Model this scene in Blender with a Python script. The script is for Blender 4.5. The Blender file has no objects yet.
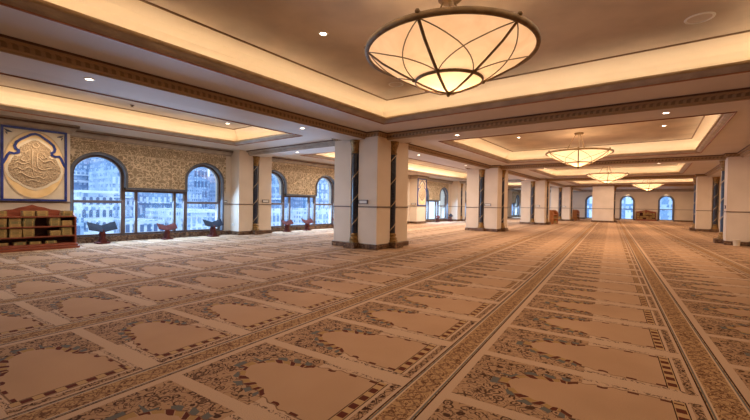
import bpy, bmesh, math, random
from mathutils import Vector, Matrix
from mathutils.geometry import tessellate_polygon
random.seed(7)
PI = math.pi
col = bpy.context.scene.collection

# ------------------------------------------------------------------ layout (metres)
CAMZ = 0.88
XE, W, Y0, P = -4.27, 1.124, 5.76, 6.96          # east face of main piers, pier width, first south face, pitch
XW, XB = -9.287, -8.885                           # window wall, face of wall piers / wall blocks
XR = 1.42                                         # west face of right piers
YF = 33.455                                       # far wall
YB = -7.6                                         # back wall
XRW = 6.6                                         # right wall
BX1, BX2 = -4.83, 1.98                            # beam centre lines
BY = [6.32 + P * k for k in range(-1, 4)]         # cross beam centre lines
ZS, ZR, ZC = 2.17, 2.29, 2.632                    # beam soffit, ring ceiling, upper ceiling
ZRAIL = 0.83

# ------------------------------------------------------------------ node helpers
class E:
    nt = None
    def __init__(s, sock): s.s = sock
    @staticmethod
    def m(op, *a):
        n = E.nt.nodes.new('ShaderNodeMath'); n.operation = op
        for i, v in enumerate(a):
            if isinstance(v, E): E.nt.links.new(v.s, n.inputs[i])
            else: n.inputs[i].default_value = v
        return E(n.outputs[0])
    def __add__(s, o): return E.m('ADD', s, o)
    def __radd__(s, o): return E.m('ADD', o, s)
    def __sub__(s, o): return E.m('SUBTRACT', s, o)
    def __rsub__(s, o): return E.m('SUBTRACT', o, s)
    def __mul__(s, o): return E.m('MULTIPLY', s, o)
    def __rmul__(s, o): return E.m('MULTIPLY', o, s)
    def __truediv__(s, o): return E.m('DIVIDE', s, o)
    def __lt__(s, o): return E.m('LESS_THAN', s, o)
    def __gt__(s, o): return E.m('GREATER_THAN', s, o)
    def abs(s): return E.m('ABSOLUTE', s)
    def fract(s): return E.m('FRACT', s)
    def sin(s): return E.m('SINE', s)
    def min(s, o): return E.m('MINIMUM', s, o)
    def max(s, o): return E.m('MAXIMUM', s, o)
def between(x, a, b): return (x > a) * (x < b)
def rng(x, a, b, c=0., d=1.):
    n = E.nt.nodes.new('ShaderNodeMapRange'); n.clamp = True
    E.nt.links.new(x.s, n.inputs[0])
    for i, v in enumerate((a, b, c, d)): n.inputs[i + 1].default_value = v
    return E(n.outputs[0])
def mixc(f, a, b):
    n = E.nt.nodes.new('ShaderNodeMix'); n.data_type = 'RGBA'
    for i, v in ((0, f), (6, a), (7, b)):
        if isinstance(v, E): E.nt.links.new(v.s, n.inputs[i])
        elif i == 0: n.inputs[0].default_value = v
        else: n.inputs[i].default_value = (*v, 1)
    return E(n.outputs[2])
def coords(kind='Object'):
    n = E.nt.nodes.new('ShaderNodeTexCoord'); return E(n.outputs[kind])
def sepxyz(v):
    n = E.nt.nodes.new('ShaderNodeSeparateXYZ'); E.nt.links.new(v.s, n.inputs[0]); return [E(o) for o in n.outputs]
def comb(x, y, z=0.):
    n = E.nt.nodes.new('ShaderNodeCombineXYZ')
    for i, v in enumerate((x, y, z)):
        if isinstance(v, E): E.nt.links.new(v.s, n.inputs[i])
        else: n.inputs[i].default_value = v
    return E(n.outputs[0])
def noise(v, scale, detail=2., dist=0., rough=.5):
    n = E.nt.nodes.new('ShaderNodeTexNoise'); E.nt.links.new(v.s, n.inputs['Vector'])
    n.inputs['Scale'].default_value = scale; n.inputs['Detail'].default_value = detail
    n.inputs['Distortion'].default_value = dist; n.inputs['Roughness'].default_value = rough
    return E(n.outputs[0])
def voro(v, scale, feature='F1', out='Distance'):
    n = E.nt.nodes.new('ShaderNodeTexVoronoi'); n.feature = feature; E.nt.links.new(v.s, n.inputs['Vector'])
    n.inputs['Scale'].default_value = scale
    return E(n.outputs[out])

def mat(name, color, rough=.7, metal=0., spec=.3, fn=None):
    """fn() may return (colour, bump height, bump strength)"""
    m = bpy.data.materials.new(name); m.use_nodes = True; nt = m.node_tree; E.nt = nt
    b = nt.nodes['Principled BSDF']
    b.inputs['Base Color'].default_value = (*color, 1); b.inputs['Roughness'].default_value = rough
    b.inputs['Metallic'].default_value = metal; b.inputs['Specular IOR Level'].default_value = spec
    if fn:
        r = fn()
        if r[0] is not None: nt.links.new(r[0].s, b.inputs['Base Color'])
        if len(r) > 1 and r[1] is not None:
            bp = nt.nodes.new('ShaderNodeBump'); bp.inputs['Strength'].default_value = r[2]; bp.inputs['Distance'].default_value = r[3] if len(r) > 3 else .01
            nt.links.new(r[1].s, bp.inputs['Height']); nt.links.new(bp.outputs[0], b.inputs['Normal'])
    return m
def mottled(a, b, scale=3., bump=.1, detail=4.):
    def f():
        c = coords(); n = noise(c, scale, detail)
        return mixc(rng(n, .35, .65), a, b), noise(c, scale * 25, 3.), bump, .003
    return f
def emis(name, color, strength):
    m = bpy.data.materials.new(name); m.use_nodes = True; nt = m.node_tree
    b = nt.nodes['Principled BSDF']; b.inputs['Base Color'].default_value = (*color, 1)
    b.inputs['Emission Color'].default_value = (*color, 1); b.inputs['Emission Strength'].default_value = strength
    return m

M = {}
M['wall'] = mat('cream plaster', (.70, .60, .49), .75, fn=mottled((.68, .58, .47), (.74, .635, .52), 1.5))
M['pier'] = mat('cream stone', (.72, .61, .49), .55, fn=mottled((.69, .575, .455), (.75, .635, .515), 2.0, .03))
M['ring'] = mat('painted ceiling ring', (.6, .53, .47), .6, fn=mottled((.56, .50, .45), (.62, .555, .50), 1.2, .04))
M['cove'] = mat('cove plaster', (.80, .70, .56), .8, fn=mottled((.78, .68, .54), (.82, .72, .58), 1.0, .03))
M['upper'] = mat('glazed ceiling plaster', (.6, .5, .4), .6, fn=mottled((.50, .42, .34), (.66, .56, .45), 1.6, .1, 8.))
M['mould'] = mat('grey brown moulding', (.40, .33, .27), .5, fn=mottled((.33, .27, .22), (.43, .36, .29), 6., .1))
def gold_f():
    c = coords('Object'); x, y, z = sepxyz(c)
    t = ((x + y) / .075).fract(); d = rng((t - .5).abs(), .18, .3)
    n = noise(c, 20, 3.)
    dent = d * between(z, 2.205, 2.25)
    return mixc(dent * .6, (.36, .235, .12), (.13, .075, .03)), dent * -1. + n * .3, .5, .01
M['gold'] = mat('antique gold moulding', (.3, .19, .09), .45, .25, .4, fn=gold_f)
M['goldlip'] = mat('gilded lip', (.42, .30, .17), .4, .4, .4, fn=mottled((.36, .25, .13), (.46, .33, .19), 8., .1))
M['brownline'] = mat('dark brown line', (.10, .045, .025), .5, fn=mottled((.08, .035, .02), (.13, .06, .03), 10., .05))
M['bead'] = mat('tan ceiling bead', (.26, .17, .10), .5, fn=mottled((.24, .155, .09), (.30, .20, .12), 10., .05))
M['redline'] = mat('red brown line', (.30, .12, .06), .5, fn=mottled((.26, .10, .05), (.33, .14, .07), 10., .05))
def marble_f():
    c = coords('Object'); n = noise(c, 9, 5., 1.2); v = rng((n - .5).abs(), 0, .03)
    return mixc(v, (.33, .2, .12), mixc_dark(c)), None
def mixc_dark(c): return mixc(rng(noise(c, 14, 3.), .35, .65), (.06, .03, .02), (.15, .08, .045))
M['marble'] = mat('brown marble', (.1, .06, .04), .25, 0, .5, fn=marble_f)
def dark_f():
    c = coords('Object'); n = noise(c, 16, 5., 1.5); v = rng((n - .5).abs(), 0, .025)
    return mixc(v, (.10, .10, .14), (.008, .010, .024)), None
M['navy'] = mat('navy black marble', (.02, .02, .04), .28, 0, .5, fn=dark_f)
M['capgold'] = mat('gilded capital', (.45, .27, .09), .4, .55, .5, fn=lambda: (mixc(rng(noise(coords(), 30, 3.), .35, .65), (.20, .105, .03), (.38, .23, .08)), noise(coords(), 45, 2.), .8, .02))
M['band'] = mat('pale gold band', (.62, .47, .28), .4, .3, .5, fn=mottled((.58, .43, .25), (.66, .5, .32), 20., .05))
M['rail'] = mat('dark brown rail', (.14, .085, .055), .4, 0, .5, fn=mottled((.11, .065, .045), (.17, .105, .065), 9., .05))
M['white'] = mat('white plastic', (.8, .79, .76), .4, fn=mottled((.78, .77, .74), (.82, .81, .78), 9., .0))
M['frame'] = mat('brown window frame', (.10, .065, .055), .4, 0, .5, fn=mottled((.085, .055, .048), (.12, .08, .068), 9., .05))
M['archtrim'] = mat('slate grey stone trim', (.11, .12, .15), .5, 0, .5, fn=mottled((.09, .10, .13), (.14, .15, .18), 7., .1))

def relief_f():
    c = coords('Object'); x, y, z = sepxyz(c)
    q = comb(y, z, 0.)
    n = noise(q, 6.5, 1., 1.6); vine = rng((n - .5).abs(), .022, .05, 1., 0.)
    # star lattice, repeated every .19 m
    a = ((y / .19).fract() - .5).abs() * .19; b = ((z / .19).fract() - .5).abs() * .19
    st = rng(((a + b) - .085).abs(), .004, .010, 1., 0.).max(rng((a.max(b) - .055).abs(), .004, .009, 1., 0.))
    # frieze band at the top with upright strokes of script-like ornament
    fr = between(z, 1.90, 2.08)
    n2 = noise(comb(y * 1.0, z * .8, 3.), 11., 1., 2.2); sc = rng((n2 - .5).abs(), .02, .05, 1., 0.)
    edge = rng(((z - 1.885).abs()).min((z - 2.095).abs()), .003, .008, 1., 0.)
    body = vine.max(st * .75) * (1. - fr)
    h = (body + sc * fr).max(edge)
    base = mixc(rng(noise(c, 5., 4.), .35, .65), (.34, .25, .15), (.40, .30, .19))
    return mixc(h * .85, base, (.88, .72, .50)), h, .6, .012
M['relief'] = mat('carved tan stucco relief', (.45, .36, .25), .7, fn=relief_f)

# carpet -----------------------------------------------------------
CA, CP, CQ = .075, 1.206, .605
def carpet_f():
    x, y, z = sepxyz(coords('Object'))
    c, s_ = math.cos(-CA), math.sin(-CA)
    X = c * x - s_ * y; Y = s_ * x + c * y
    s = ((X - .46) / CP).fract() * CP
    w = (((Y - 1.63) / CQ).fract() - .5) * CQ
    aw = w.abs()
    q = comb(X, Y, 0.)
    vine = rng((noise(q, 19., .5, 2.0) - .5).abs(), .028, .050, 1., 0.)
    vine2 = rng((noise(comb(X, Y, 5.), 30., 1., 1.4) - .5).abs(), .03, .055, 1., 0.)
    dots = rng(voro(q, 34.), .26, .36, 1., 0.)
    soft = noise(q, 2.2, 4.); fib = noise(q, 260., 2.)
    FIELD = mixc(rng(soft, .3, .7), (.45, .275, .16), (.52, .33, .20))
    PLAIN = (.55, .375, .25); TAN = (.50, .315, .15); DARK = (.045, .014, .008); RED = (.12, .03, .016)
    GREEN = (.14, .13, .115); GOLD = (.40, .24, .09)
    # arch half width hw(s)
    hw = rng(s, .325, .35, 0., .055)
    hw = hw + rng(s, .35, .42, 0., .05) + rng(s, .42, .56, 0., .028) + rng(s, .56, .66, 0., .04) + rng(s, .66, .80, 0., .030)
    hw = hw + (s / .075 * 2 * PI).sin() * .006 * between(s, .36, .82)
    p = (aw - hw).max(s - 1.0)
    left = .325 - s                                     # distance beyond the apex
    p = p.max(rng(left, -.02, .3, -.02, .3))
    sideside = aw > .206
    field = p < 0.
    # checker band just outside the field
    ang = E.m('ARCTAN2', w, s - .60)
    seg_a = ((ang / (2 * PI) * 17. + .25).fract() < .40) * (s < .58)
    seg_s = (((s - .58) / .125).fract() < .36) * (s > .58)
    seg = seg_a.max(seg_s)
    bandw = rng(s, .50, .68, .036, .016)
    band = (p > 0.) * (p < bandw) * (s < 1.0)
    outl = between(p, bandw, bandw + .006) * (s < 1.0)
    greyseg = between(p, bandw + .004, bandw + .040) * (s < .60)  # woven grey blocks outside the arch band, part of the pattern
    seg_g = ((ang / (2 * PI) * 17. + .60).fract() < .55)
    goldseg = ((ang / (2 * PI) * 17. + .80).fract() < .50) * (s < .58)
    # scrolls
    ground = mixc(rng(soft, .35, .65), (.41, .245, .135), (.47, .29, .17))
    wq = E.nt.nodes.new('ShaderNodeVectorMath'); wq.operation = 'ADD'
    nz = E.nt.nodes.new('ShaderNodeTexNoise'); nz.inputs['Scale'].default_value = 9.; nz.inputs['Detail'].default_value = 1.; E.nt.links.new(q.s, nz.inputs['Vector'])
    sc_ = E.nt.nodes.new('ShaderNodeVectorMath'); sc_.operation = 'SCALE'; sc_.inputs['Scale'].default_value = .05; E.nt.links.new(nz.outputs['Color'], sc_.inputs[0])
    E.nt.links.new(q.s, wq.inputs[0]); E.nt.links.new(sc_.outputs[0], wq.inputs[1]); qq = E(wq.outputs[0])
    vd = voro(qq, 19.)
    rings = rng((vd - .36).abs(), .05, .085, 1., 0.).max(rng(vd, .10, .15, 1., 0.))
    curls = (rings * rng(noise(q, 31., 1.), .40, .46)).max(vine * .8)
    c0 = mixc(curls * .92, ground, DARK)
    c0 = mixc(greyseg * seg_g, c0, GREEN)
    # narrow floral strips next to the straight field
    strip = between(s, .64, 1.12) * (p > .024)
    zz = vine2 * between(aw, .234, .256)
    c0 = mixc(strip, c0, mixc(zz * .85, PLAIN, DARK))
    c0 = mixc(band, c0, mixc(seg, mixc(goldseg, FIELD, GOLD), RED))
    c0 = mixc(outl, c0, (.22, .12, .065))
    c0 = mixc(field, c0, FIELD)
    # base end: dark squares, line, zig-zag florals
    ql = between(s, 1.0, 1.045) * (aw < .232)
    sq = ((w / .080 + .5).fract() < .52) * between(s, 1.004, 1.041) * (aw < .215)
    c0 = mixc(ql, c0, TAN); c0 = mixc(sq, c0, RED)
    c0 = mixc((between(s, .996, 1.001) + between(s, 1.045, 1.05)) * (aw < .235), c0, DARK)
    zb = between(s, 1.066, 1.104) * (aw < .258)
    c0 = mixc(zb, c0, mixc(vine2.max((((s - 1.085) + (w / .07 * 2 * PI).sin() * .010).abs() < .004) * .7), ground, DARK))
    inmat = (aw < .270) * between(s, .128, 1.112)
    out = mixc(inmat, PLAIN, c0)
    # long borders
    d = s.min(CP - s); bd = d < .085
    t = (Y / .15 * 2 * PI).sin() * .034; off = mix_s(s, CP)
    chain = ((off - t).abs() < .007).max((off + t).abs() < .007)
    cb = mixc(vine2 * .9, (.46, .275, .13), (.11, .04, .02))
    cb = mixc(chain * .55, cb, (.14, .06, .035))
    cb = mixc(between(d, .058, .066), cb, (.60, .42, .28))
    cb = mixc(between(d, .066, .074), cb, (.16, .15, .13))
    cb = mixc(d > .078, cb, DARK)
    out = mixc(bd, out, cb)
    br = rng(fib, .3, .7, .86, 1.1)
    n = E.nt.nodes.new('ShaderNodeVectorMath'); n.operation = 'SCALE'
    E.nt.links.new(out.s, n.inputs[0]); E.nt.links.new(br.s, n.inputs['Scale'])
    return E(n.outputs[0]), fib, .35, .004
def mix_s(s, cp):            # signed offset from the border's centre line
    return s - (s > cp * .5) * cp
M['carpet'] = mat('patterned prayer carpet', (.5, .35, .25), .95, 0, .1, fn=carpet_f)

# glass, bowl
def glass_mat():
    m = bpy.data.materials.new('window glass'); m.use_nodes = True; nt = m.node_tree; nt.nodes.clear()
    o = nt.nodes.new('ShaderNodeOutputMaterial'); mx = nt.nodes.new('ShaderNodeMixShader'); t = nt.nodes.new('ShaderNodeBsdfTransparent'); g = nt.nodes.new('ShaderNodeBsdfGlossy')
    t.inputs[0].default_value = (.90, .95, 1, 1); g.inputs['Roughness'].default_value = .02; mx.inputs[0].default_value = .06
    nt.links.new(t.outputs[0], mx.inputs[1]); nt.links.new(g.outputs[0], mx.inputs[2]); nt.links.new(mx.outputs[0], o.inputs[0]); return m
M['glass'] = glass_mat()
def bowl_mat():
    m = bpy.data.materials.new('alabaster bowl'); m.use_nodes = True; nt = m.node_tree; nt.nodes.clear(); E.nt = nt
    o = nt.nodes.new('ShaderNodeOutputMaterial'); mx = nt.nodes.new('ShaderNodeMixShader'); t = nt.nodes.new('ShaderNodeBsdfTranslucent'); d = nt.nodes.new('ShaderNodeBsdfDiffuse')
    c = coords('Object'); cl = mixc(rng(noise(c, 4., 6., 1.), .3, .7), (.86, .62, .40), (.95, .76, .54))
    nt.links.new(cl.s, t.inputs[0]); nt.links.new(cl.s, d.inputs[0])
    mx.inputs[0].default_value = .35
    ad = nt.nodes.new('ShaderNodeAddShader'); em = nt.nodes.new('ShaderNodeEmission'); nt.links.new(cl.s, em.inputs[0]); em.inputs[1].default_value = .10
    nt.links.new(t.outputs[0], mx.inputs[1]); nt.links.new(d.outputs[0], mx.inputs[2]); nt.links.new(mx.outputs[0], ad.inputs[0]); nt.links.new(em.outputs[0], ad.inputs[1])
    nt.links.new(ad.outputs[0], o.inputs[0]); return m
M['bowl'] = bowl_mat()
M['bronze'] = mat('aged bronze', (.19, .12, .05), .5, .4, .5, fn=mottled((.15, .09, .035), (.24, .15, .065), 14., .1))
M['led'] = emis('warm led strip', (1., .75, .48), 10.5)
M['lamp'] = emis('downlight lens', (1., .80, .58), 14.)
M['wood'] = mat('red mahogany', (.28, .07, .035), .35, 0, .5, fn=lambda: (mixc(rng(noise(comb(*[a * b for a, b in zip(sepxyz(coords()), (3., 3., 20.))]), 3., 3.), .3, .7), (.20, .045, .022), (.34, .09, .045)), None))
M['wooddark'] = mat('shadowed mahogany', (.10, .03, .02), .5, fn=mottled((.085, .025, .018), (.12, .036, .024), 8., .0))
M['oak'] = mat('orange brown wood', (.50, .20, .07), .4, 0, .5, fn=mottled((.44, .165, .055), (.56, .24, .09), 9., .05))
M['slate'] = mat('blue grey leather', (.05, .055, .08), .5, fn=mottled((.04, .045, .07), (.06, .065, .09), 9., .05))
M['blue'] = mat('lapis blue frame', (.02, .04, .22), .4, 0, .4, fn=mottled((.015, .03, .17), (.03, .055, .28), 9., .05))
M['panel'] = mat('cream art panel', (.76, .66, .50), .6, fn=mottled((.72, .62, .46), (.80, .70, .54), 5., .1))
M['panelgold'] = mat('pale gold relief ground', (.66, .45, .20), .5, .1, .4, fn=mottled((.84, .60, .28), (.95, .72, .40), 4., .2))
M['relieftan'] = mat('carved tan ground', (.42, .32, .22), .7, fn=lambda: (mixc(rng((noise(coords(), 22., 1., 1.5) - .5).abs(), .02, .05), (.56, .43, .29), (.36, .265, .17)), noise(coords(), 22., 1., 1.5), .8, .02))
M['script'] = mat('raised tan script', (.60, .47, .32), .55, fn=mottled((.56, .43, .29), (.66, .52, .36), 12., .05))
def book(name, a):
    def f():
        x, y, z = sepxyz(coords('Object'))
        return mixc(rng(noise(coords('Object'), 30., 2.), .35, .65), a, tuple(v * .8 for v in a)), None
    return mat(name, a, .6, fn=f)
M['b0'] = book('tan green book cloth', (.36, .25, .09)); M['b1'] = book('ochre book cloth', (.46, .29, .11)); M['b2'] = book('olive book cloth', (.27, .22, .09)); M['b3'] = book('wine book cloth', (.25, .07, .05))
M['pages'] = book('cream page edges', (.62, .50, .33)); M['gilt'] = book('gilt spine band', (.55, .37, .12))
def facade(A, B, C_, sx, sz):
    def f():
        x, y, z = sepxyz(coords('Object')); h = x + y
        win = (((h / sx).fract() > .38)) * (((z / sz).fract() > .42))
        n = noise(comb((h / sx).fract() * 0. + h, z, 0.), .9, 5.); pick = rng(n, .44, .54)
        return mixc(win * pick, mixc(rng(noise(coords(), .5, 4.), .4, .6), A, B), C_), None
    return f
M['bldblue'] = mat('blue grey facade', (.20, .34, .54), .7, fn=facade((.17, .30, .50), (.30, .45, .66), (.62, .74, .88), .62, .85))
M['bldwhite'] = mat('white facade', (.8, .86, .92), .7, fn=facade((.62, .74, .88), (.86, .91, .97), (.26, .40, .60), .55, .62))
M['bldpale'] = mat('pale blue facade', (.42, .56, .75), .7, fn=facade((.34, .48, .68), (.52, .66, .84), (.14, .26, .45), .48, .70))
M['bldwin'] = mat('dark facade window', (.10, .18, .32), .3, 0, .5, fn=mottled((.08, .15, .28), (.13, .21, .37), .5, .0))
M['plaza'] = mat('pale paved plaza', (.70, .78, .88), .8, fn=lambda: (mixc(rng(noise(coords(), .35, 6.), .42, .58), (.36, .48, .64), (.85, .9, .96)), None))

# ------------------------------------------------------------------ mesh helpers
class MB:
    def __init__(s): s.bm = bmesh.new()
    def box(s, a, b, mtx=None):
        vs = [s.bm.verts.new(((a, b)[i][0], (a, b)[j][1], (a, b)[k][2])) for i in (0, 1) for j in (0, 1) for k in (0, 1)]
        for f in ((0, 1, 3, 2), (4, 6, 7, 5), (0, 4, 5, 1), (2, 3, 7, 6), (0, 2, 6, 4), (1, 5, 7, 3)): s.bm.faces.new([vs[i] for i in f])
        if mtx is not None:
            for v in vs: v.co = mtx @ v.co
        return s
    def prism(s, pts, z0, z1, mtx=None, s1=1.):
        """closed 2D outline extruded along z; s1 scales the top"""
        n = len(pts); cx = sum(p[0] for p in pts) / n; cy = sum(p[1] for p in pts) / n
        a = [s.bm.verts.new((x, y, z0)) for x, y in pts]; b = [s.bm.verts.new((cx + (x - cx) * s1, cy + (y - cy) * s1, z1)) for x, y in pts]
        for i in range(n): s.bm.faces.new((a[i], a[(i + 1) % n], b[(i + 1) % n], b[i]))
        s.bm.faces.new(a[::-1]); s.bm.faces.new(b)
        if mtx is not None:
            for v in a + b: v.co = mtx @ v.co
        return s
    def plate(s, outer, holes, t, mtx):
        """2D outline with holes, thickness t along local z, placed with mtx"""
        loops = [outer] + holes
        pts = [p for l in loops for p in l]
        tri = tessellate_polygon([[Vector((x, y, 0)) for x, y in l] for l in loops])
        A = [s.bm.verts.new(mtx @ Vector((x, y, 0))) for x, y in pts]; B = [s.bm.verts.new(mtx @ Vector((x, y, t))) for x, y in pts]
        for q in tri:
            try: s.bm.faces.new([A[i] for i in q]); s.bm.faces.new([B[i] for i in q[::-1]])
            except ValueError: pass
        k = 0
        for l in loops:
            n = len(l)
            for i in range(n): s.bm.faces.new((A[k + i], B[k + i], B[k + (i + 1) % n], A[k + (i + 1) % n]))
            k += n
        return s
    def lathe(s, prof, seg=20, c=(0, 0, 0), scale=(1, 1, 1)):
        rings = []
        for r, z in prof:
            if r < 1e-6: rings.append([s.bm.verts.new((c[0], c[1], c[2] + z))])
            else: rings.append([s.bm.verts.new((c[0] + r * scale[0] * math.cos(2 * PI * i / seg), c[1] + r * scale[1] * math.sin(2 * PI * i / seg), c[2] + z)) for i in range(seg)])
        for a, b in zip(rings, rings[1:]):
            for i in range(seg):
                j = (i + 1) % seg
                q = [a[i % len(a)], a[j % len(a)], b[j % len(b)], b[i % len(b)]]
                q = list(dict.fromkeys(q))
                if len(q) > 2: s.bm.faces.new(q)
        return s
    def tube(s, pts, r, seg=8, closed=False, flat=None):
        pts = [Vector(p) for p in pts]; n = len(pts); rings = []
        up0 = None
        for i, p in enumerate(pts):
            d = (pts[(i + 1) % n] - pts[i - 1]) if closed else (pts[min(i + 1, n - 1)] - pts[max(i - 1, 0)])
            d.normalize()
            u = Vector((0, 0, 1)) if abs(d.z) < .9 else Vector((1, 0, 0))
            if up0 is not None: u = up0
            a = d.cross(u).normalized(); b = a.cross(d).normalized(); up0 = b
            rr = r[i] if isinstance(r, (list, tuple)) else r
            f1, f2 = flat if flat else (1, 1)
            rings.append([s.bm.verts.new(p + (a * math.cos(2 * PI * k / seg) * f1 + b * math.sin(2 * PI * k / seg) * f2) * rr) for k in range(seg)])
        m = n if closed else n - 1
        for i in range(m):
            A, B = rings[i], rings[(i + 1) % n]
            for k in range(seg): s.bm.faces.new((A[k], A[(k + 1) % seg], B[(k + 1) % seg], B[k]))
        if not closed: s.bm.faces.new(rings[0][::-1]); s.bm.faces.new(rings[-1])
        return s
    def sweep(s, path, prof, closed=False):
        """path: 2D points; prof: (offset to the left of the path, z)"""
        n = len(path); P_ = [Vector(p) for p in path]; cols = []
        for i in range(n):
            if closed or 0 < i < n - 1:
                d1 = (P_[i] - P_[i - 1]).normalized(); d2 = (P_[(i + 1) % n] - P_[i]).normalized()
            elif i == 0: d1 = d2 = (P_[1] - P_[0]).normalized()
            else: d1 = d2 = (P_[-1] - P_[-2]).normalized()
            n1 = Vector((-d1.y, d1.x)); n2 = Vector((-d2.y, d2.x)); mt = (n1 + n2); k = mt.length
            mt = mt / (k * k / 2) if k > 1e-6 else n1
            cols.append([s.bm.verts.new((P_[i].x + mt.x * o, P_[i].y + mt.y * o, z)) for o, z in prof])
        for i in range(n if closed else n - 1):
            A, B = cols[i], cols[(i + 1) % n]
            for k in range(len(prof) - 1): s.bm.faces.new((A[k], B[k], B[k + 1], A[k + 1]))
        return s
    def build(s, name, m, parent=None, smooth=False, bevel=0, recalc=True):
        if recalc: bmesh.ops.recalc_face_normals(s.bm, faces=s.bm.faces)
        me = bpy.data.meshes.new(name); s.bm.to_mesh(me); s.bm.free(); me.materials.append(m)
        if smooth:
            for p in me.polygons: p.use_smooth = True
        o = bpy.data.objects.new(name, me); col.objects.link(o)
        if parent is not None: o.parent = parent
        if bevel:
            b = o.modifiers.new('bevel', 'BEVEL'); b.width = bevel; b.segments = 2; b.limit_method = 'ANGLE'
        return o
def auto(o, ang=40):
    me = o.data
    for p in me.polygons: p.use_smooth = True
    bm = bmesh.new(); bm.from_mesh(me)
    for e in bm.edges:
        if len(e.link_faces) == 2 and e.calc_face_angle(0) > math.radians(ang): e.smooth = False
    bm.to_mesh(me); bm.free(); return o
def empty(name, loc, rz=0., label=None, cat=None, group=None):
    o = bpy.data.objects.new(name, None); o.empty_display_size = .1; col.objects.link(o); o.location = loc; o.rotation_euler = (0, 0, rz)
    return tag(o, label, cat, group)
def tag(o, label=None, cat=None, group=None, kind=None):
    if label: o['label'] = label
    if cat: o['category'] = cat
    if group: o['group'] = group
    if kind: o['kind'] = kind
    return o
def struct(o, label=None): o['kind'] = 'structure'; (label and o.__setitem__('label', label)); return o
KIDS = {}
def copy_tree(o, parent=None):
    c = o.copy(); col.objects.link(c)
    if parent is not None: c.parent = parent
    for ch in o.children: copy_tree(ch, c)
    return c
def place(proto, loc, rz, label, group=None, scale=None):
    c = copy_tree(proto); c.location = loc; c.rotation_euler = (0, 0, rz); c['label'] = label
    if group: c['group'] = group
    if scale: c.scale = scale
    return c
ROTX = lambda x, sgn=1: None
def wallmtx_x(x):        # local (a,b,t) -> world (x+t, a, b)
    return Matrix(((0, 0, 1, x), (1, 0, 0, 0), (0, 1, 0, 0), (0, 0, 0, 1)))
def wallmtx_y(y):        # local (a,b,t) -> world (a, y+t, b)
    return Matrix(((1, 0, 0, 0), (0, 0, 1, y), (0, 1, 0, 0), (0, 0, 0, 1)))

# ------------------------------------------------------------------ floor
b = MB(); b.box((XW - .3, YB - .2, -.12), (XRW + .2, YF + .3, 0)); struct(b.build('floor', M['carpet']), 'wall to wall patterned prayer carpet')

# ------------------------------------------------------------------ window wall (left)
def arch_pts(c, hw, spring, apex, n=9):
    """from right spring over the top to the left spring; gently pointed"""
    h = apex - spring; out = []
    for i in range(2 * n + 1):
        t = i / (2 * n) * PI
        x = math.cos(t) * hw; z = math.sin(t) ** .94 * h * (.965 + .035 * (1 - abs(math.cos(t))) ** 2)
        out.append((c + x, spring + z))
    return out
SILL, MIDT = .125, 1.125
def group_outline(yc, e=0.):
    a1, a2 = yc - 1.14, yc + 1.14; hw = .47 + e; sp, ap = 1.40, 1.845 + e
    pts = [(a1 - hw, SILL)]
    pts += [(y, z) for y, z in arch_pts(a1, hw, sp, ap)[::-1]]
    pts += [(a1 + hw, MIDT + e), (a2 - hw, MIDT + e)]
    pts += [(y, z) for y, z in arch_pts(a2, hw, sp, ap)[::-1]]
    pts += [(a2 + hw, SILL)]
    return pts
groups = [-3.6, 3.9, 8.34, 17.6, 22.55, 31.6]
ZT = 2.7
wm = MB()
outer = [(YB - .2, 0), (YF + .2, 0), (YF + .2, ZT), (YB - .2, ZT)]
wm.plate(outer, [group_outline(g) for g in groups], .30, wallmtx_x(XW - .30))
blocks = [(1.12, 2.17), (10.45, 11.4), (15.15, 16.0), (29.0, 29.9), (-8, -6.2)]
for a, c in blocks: wm.box((XW - .01, a, 0), (XB, c, ZR + .02))
struct(wm.build('wall_left', M['wall']), 'cream window wall with projecting blocks')
# carved relief skin over each window group
rel = MB()
for g in groups:
    y0, y1 = g - 1.72, g + 1.72
    o = [(y0, MIDT + .0), (g - 1.14 - .515, MIDT)] + [(y, z) for y, z in arch_pts(g - 1.14, .515, 1.40, 1.885)[::-1]] + [(g - 1.14 + .515, MIDT + .05), (g + 1.14 - .515, MIDT + .05)] + \
        [(y, z) for y, z in arch_pts(g + 1.14, .515, 1.40, 1.885)[::-1]] + [(g + 1.14 + .515, MIDT), (y1, MIDT), (y1, 2.14), (y0, 2.14)]
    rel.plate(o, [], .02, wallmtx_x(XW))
struct(rel.build('trim_1', M['relief']), 'carved tan relief above the window arches')

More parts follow.
